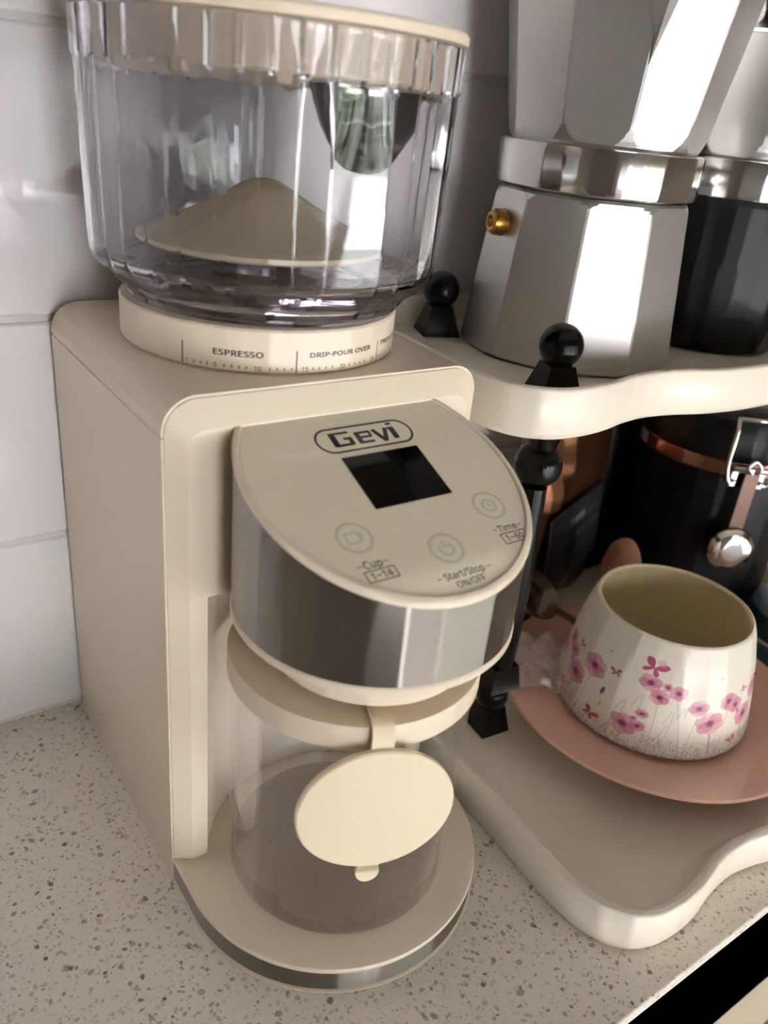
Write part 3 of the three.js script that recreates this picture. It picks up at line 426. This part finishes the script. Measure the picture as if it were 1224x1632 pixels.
{
  const T = pouch('coffee_bag', 'crinkled copper foil coffee bag with a black label, at the back of the lower tray', 0.098, 0.158, 0.034, std('#7a5038', 0.3, 0.9), [0.2285, 0.0063, -0.086], R(16), 0.0055);
  const lt = canvasTex(512, 384, (x, w, h) => { x.fillStyle = '#17181b'; x.fillRect(0, 0, w, h); x.fillStyle = '#8b8d90'; const row = (y, n, hh, x0, x1, al) => { let q = x0; while (q < x1) { const ww = rr(10, 30); x.globalAlpha = al * rr(0.5, 1); x.beginPath(); x.roundRect(q, y + rr(-3, 3), ww, hh, 5); x.fill(); q += ww + rr(5, 12); } }; row(70, 8, 44, 190, 330, 0.9); row(84, 8, 34, 340, 450, 0.5); row(160, 8, 38, 90, 470, 0.6); row(255, 8, 24, 130, 420, 0.5); row(300, 8, 14, 40, 180, 0.25); });
  const lab = part('label', rbox(0.066, 0.052, 0.0016, 0.0006), std('#ffffff', 0.5, 0, { map: lt }), T, 'black paper label with pale print');
  lab.position.set(-0.010, 0.058, 0.0200); lab.rotation.set(-0.05, 0, 0.12);
  pouch('coffee_bag', 'plain black coffee bag behind the copper band canister', 0.09, 0.165, 0.022, std('#0a0a0b', 0.45), [0.322, 0.0063, -0.1020], R(0), 0.0015);
}
{
  const K = thing('canister', 'black airtight canister with a copper band and a wire clasp, behind the floral cup', 'canister', [0.320, 0.0063, -0.044]);
  part('can_body', lathe([[0, 0], [0.0475, 0], [0.0495, 0.002], [0.0500, 0.005], [0.0500, 0.1120], [0, 0.1120]], 120, 0.5), phys({ color: '#050505', roughness: 0.42, specularIntensity: 0.5 }), K);
  part('band', lathe([[0.0495, 0.1120], [0.0506, 0.1124], [0.0509, 0.1132], [0.0509, 0.1198], [0.0506, 0.1206], [0.0495, 0.1210]], 120, 0.5), std('#b58d7d', 0.2, 1), K, 'copper band below the lid');
  part('can_lid', lathe([[0, 0.1205], [0.0497, 0.1205], [0.0500, 0.1220], [0.0500, 0.1420], [0.0488, 0.1445], [0.046, 0.1455], [0, 0.1458]], 120, 0.5), phys({ color: '#050505', roughness: 0.35, specularIntensity: 0.5 }), K);
  const az = R(-38), d = V(Math.sin(az), 0, Math.cos(az)), s = V(d.z, 0, -d.x), q = (r, u, y) => V(d.x * r + s.x * u, y, d.z * r + s.z * u);
  const up = 0.006; const wire = (pts, r = 0.0013) => tube(pts, r, 40, 10);
  const cl = part('clasp', plain([wire([q(0.0505, -0.013, 0.142 + up), q(0.0545, -0.0135, 0.135 + up), q(0.0560, -0.0135, 0.112 + up), q(0.0558, -0.0105, 0.1045 + up), q(0.0555, -0.0070, 0.1050 + up)]), wire([q(0.0505, 0.013, 0.142 + up), q(0.0545, 0.0135, 0.135 + up), q(0.0560, 0.0135, 0.112 + up), q(0.0558, 0.0105, 0.1045 + up), q(0.0555, 0.0070, 0.1050 + up)]), wire([q(0.0515, -0.013, 0.1415 + up), q(0.053, 0, 0.1420 + up), q(0.0515, 0.013, 0.1415 + up)]), wire([q(0.0560, -0.010, 0.1135 + up), q(0.0575, 0, 0.1140 + up), q(0.0560, 0.010, 0.1135 + up)], 0.0016), rbox(0.020, 0.010, 0.004, 0.001).rotateY(az).translate(q(0.0525, 0, 0.118).x, 0.112, q(0.0525, 0, 0.118).z)]), M.chrome, K, 'chromed wire clasp');
  const sc = thing('scoop', 'polished steel measuring scoop hanging on the canister clasp', 'scoop', [0.320 + d.x * 0.0590, 0.0125, -0.044 + d.z * 0.0590], az);
  part('scoop_handle', rbox(0.0088, 0.040, 0.0016, 0.0006, 0, 0.092, 0), std('#5c4a42', 0.25, 1), sc);
  const bowlPts = [[0.0105, 0], [0.0112, 0.0004], [0.0114, 0.0012], [0.0108, 0.0050], [0.0085, 0.0085], [0.0045, 0.0105], [0, 0.0110]];
  part('scoop_bowl', lathe([...bowlPts.map(([r, y]) => [r, y]).reverse(), [0.0098, 0.0008], [0.0094, 0.0045], [0.0072, 0.0078], [0.0035, 0.0095], [0, 0.0098]], 64, 0.8).scale(1.25, 0.75, 1.25).rotateX(PI / 2).translate(0, 0.0640, -0.001), M.chrome, sc);
  part('hook', wire([V(0, 0.112, 0), V(0.0035, 0.116, 0.001), V(0, 0.1195, 0.0005), V(-0.0035, 0.116, 0.001), V(0, 0.112, 0)], 0.001), M.chrome, sc);
}
{
  const T = thing('tin', 'round teal tin with a silver rim, behind the saucer on the lower tray', 'tin', [0.3275, 0.0063, 0.0415]);
  part('tin_body', lathe([[0, 0], [0.0320, 0], [0.0328, 0.001], [0.0330, 0.018], [0, 0.018]], 96, 0.5), std('#1f4a50', 0.35), T);
  part('tin_rim', lathe([[0.0320, 0.0178], [0.0336, 0.0180], [0.0339, 0.0190], [0.0336, 0.0202], [0.0320, 0.0204]], 96), M.chrome, T);
  part('tin_lid', lathe([[0.0320, 0.0202], [0.0332, 0.0206], [0.0332, 0.0330], [0.0324, 0.0346], [0.0300, 0.0352], [0, 0.0352]], 96, 0.5), std('#18353f', 0.35), T);
}
renderer.render(scene, camera);
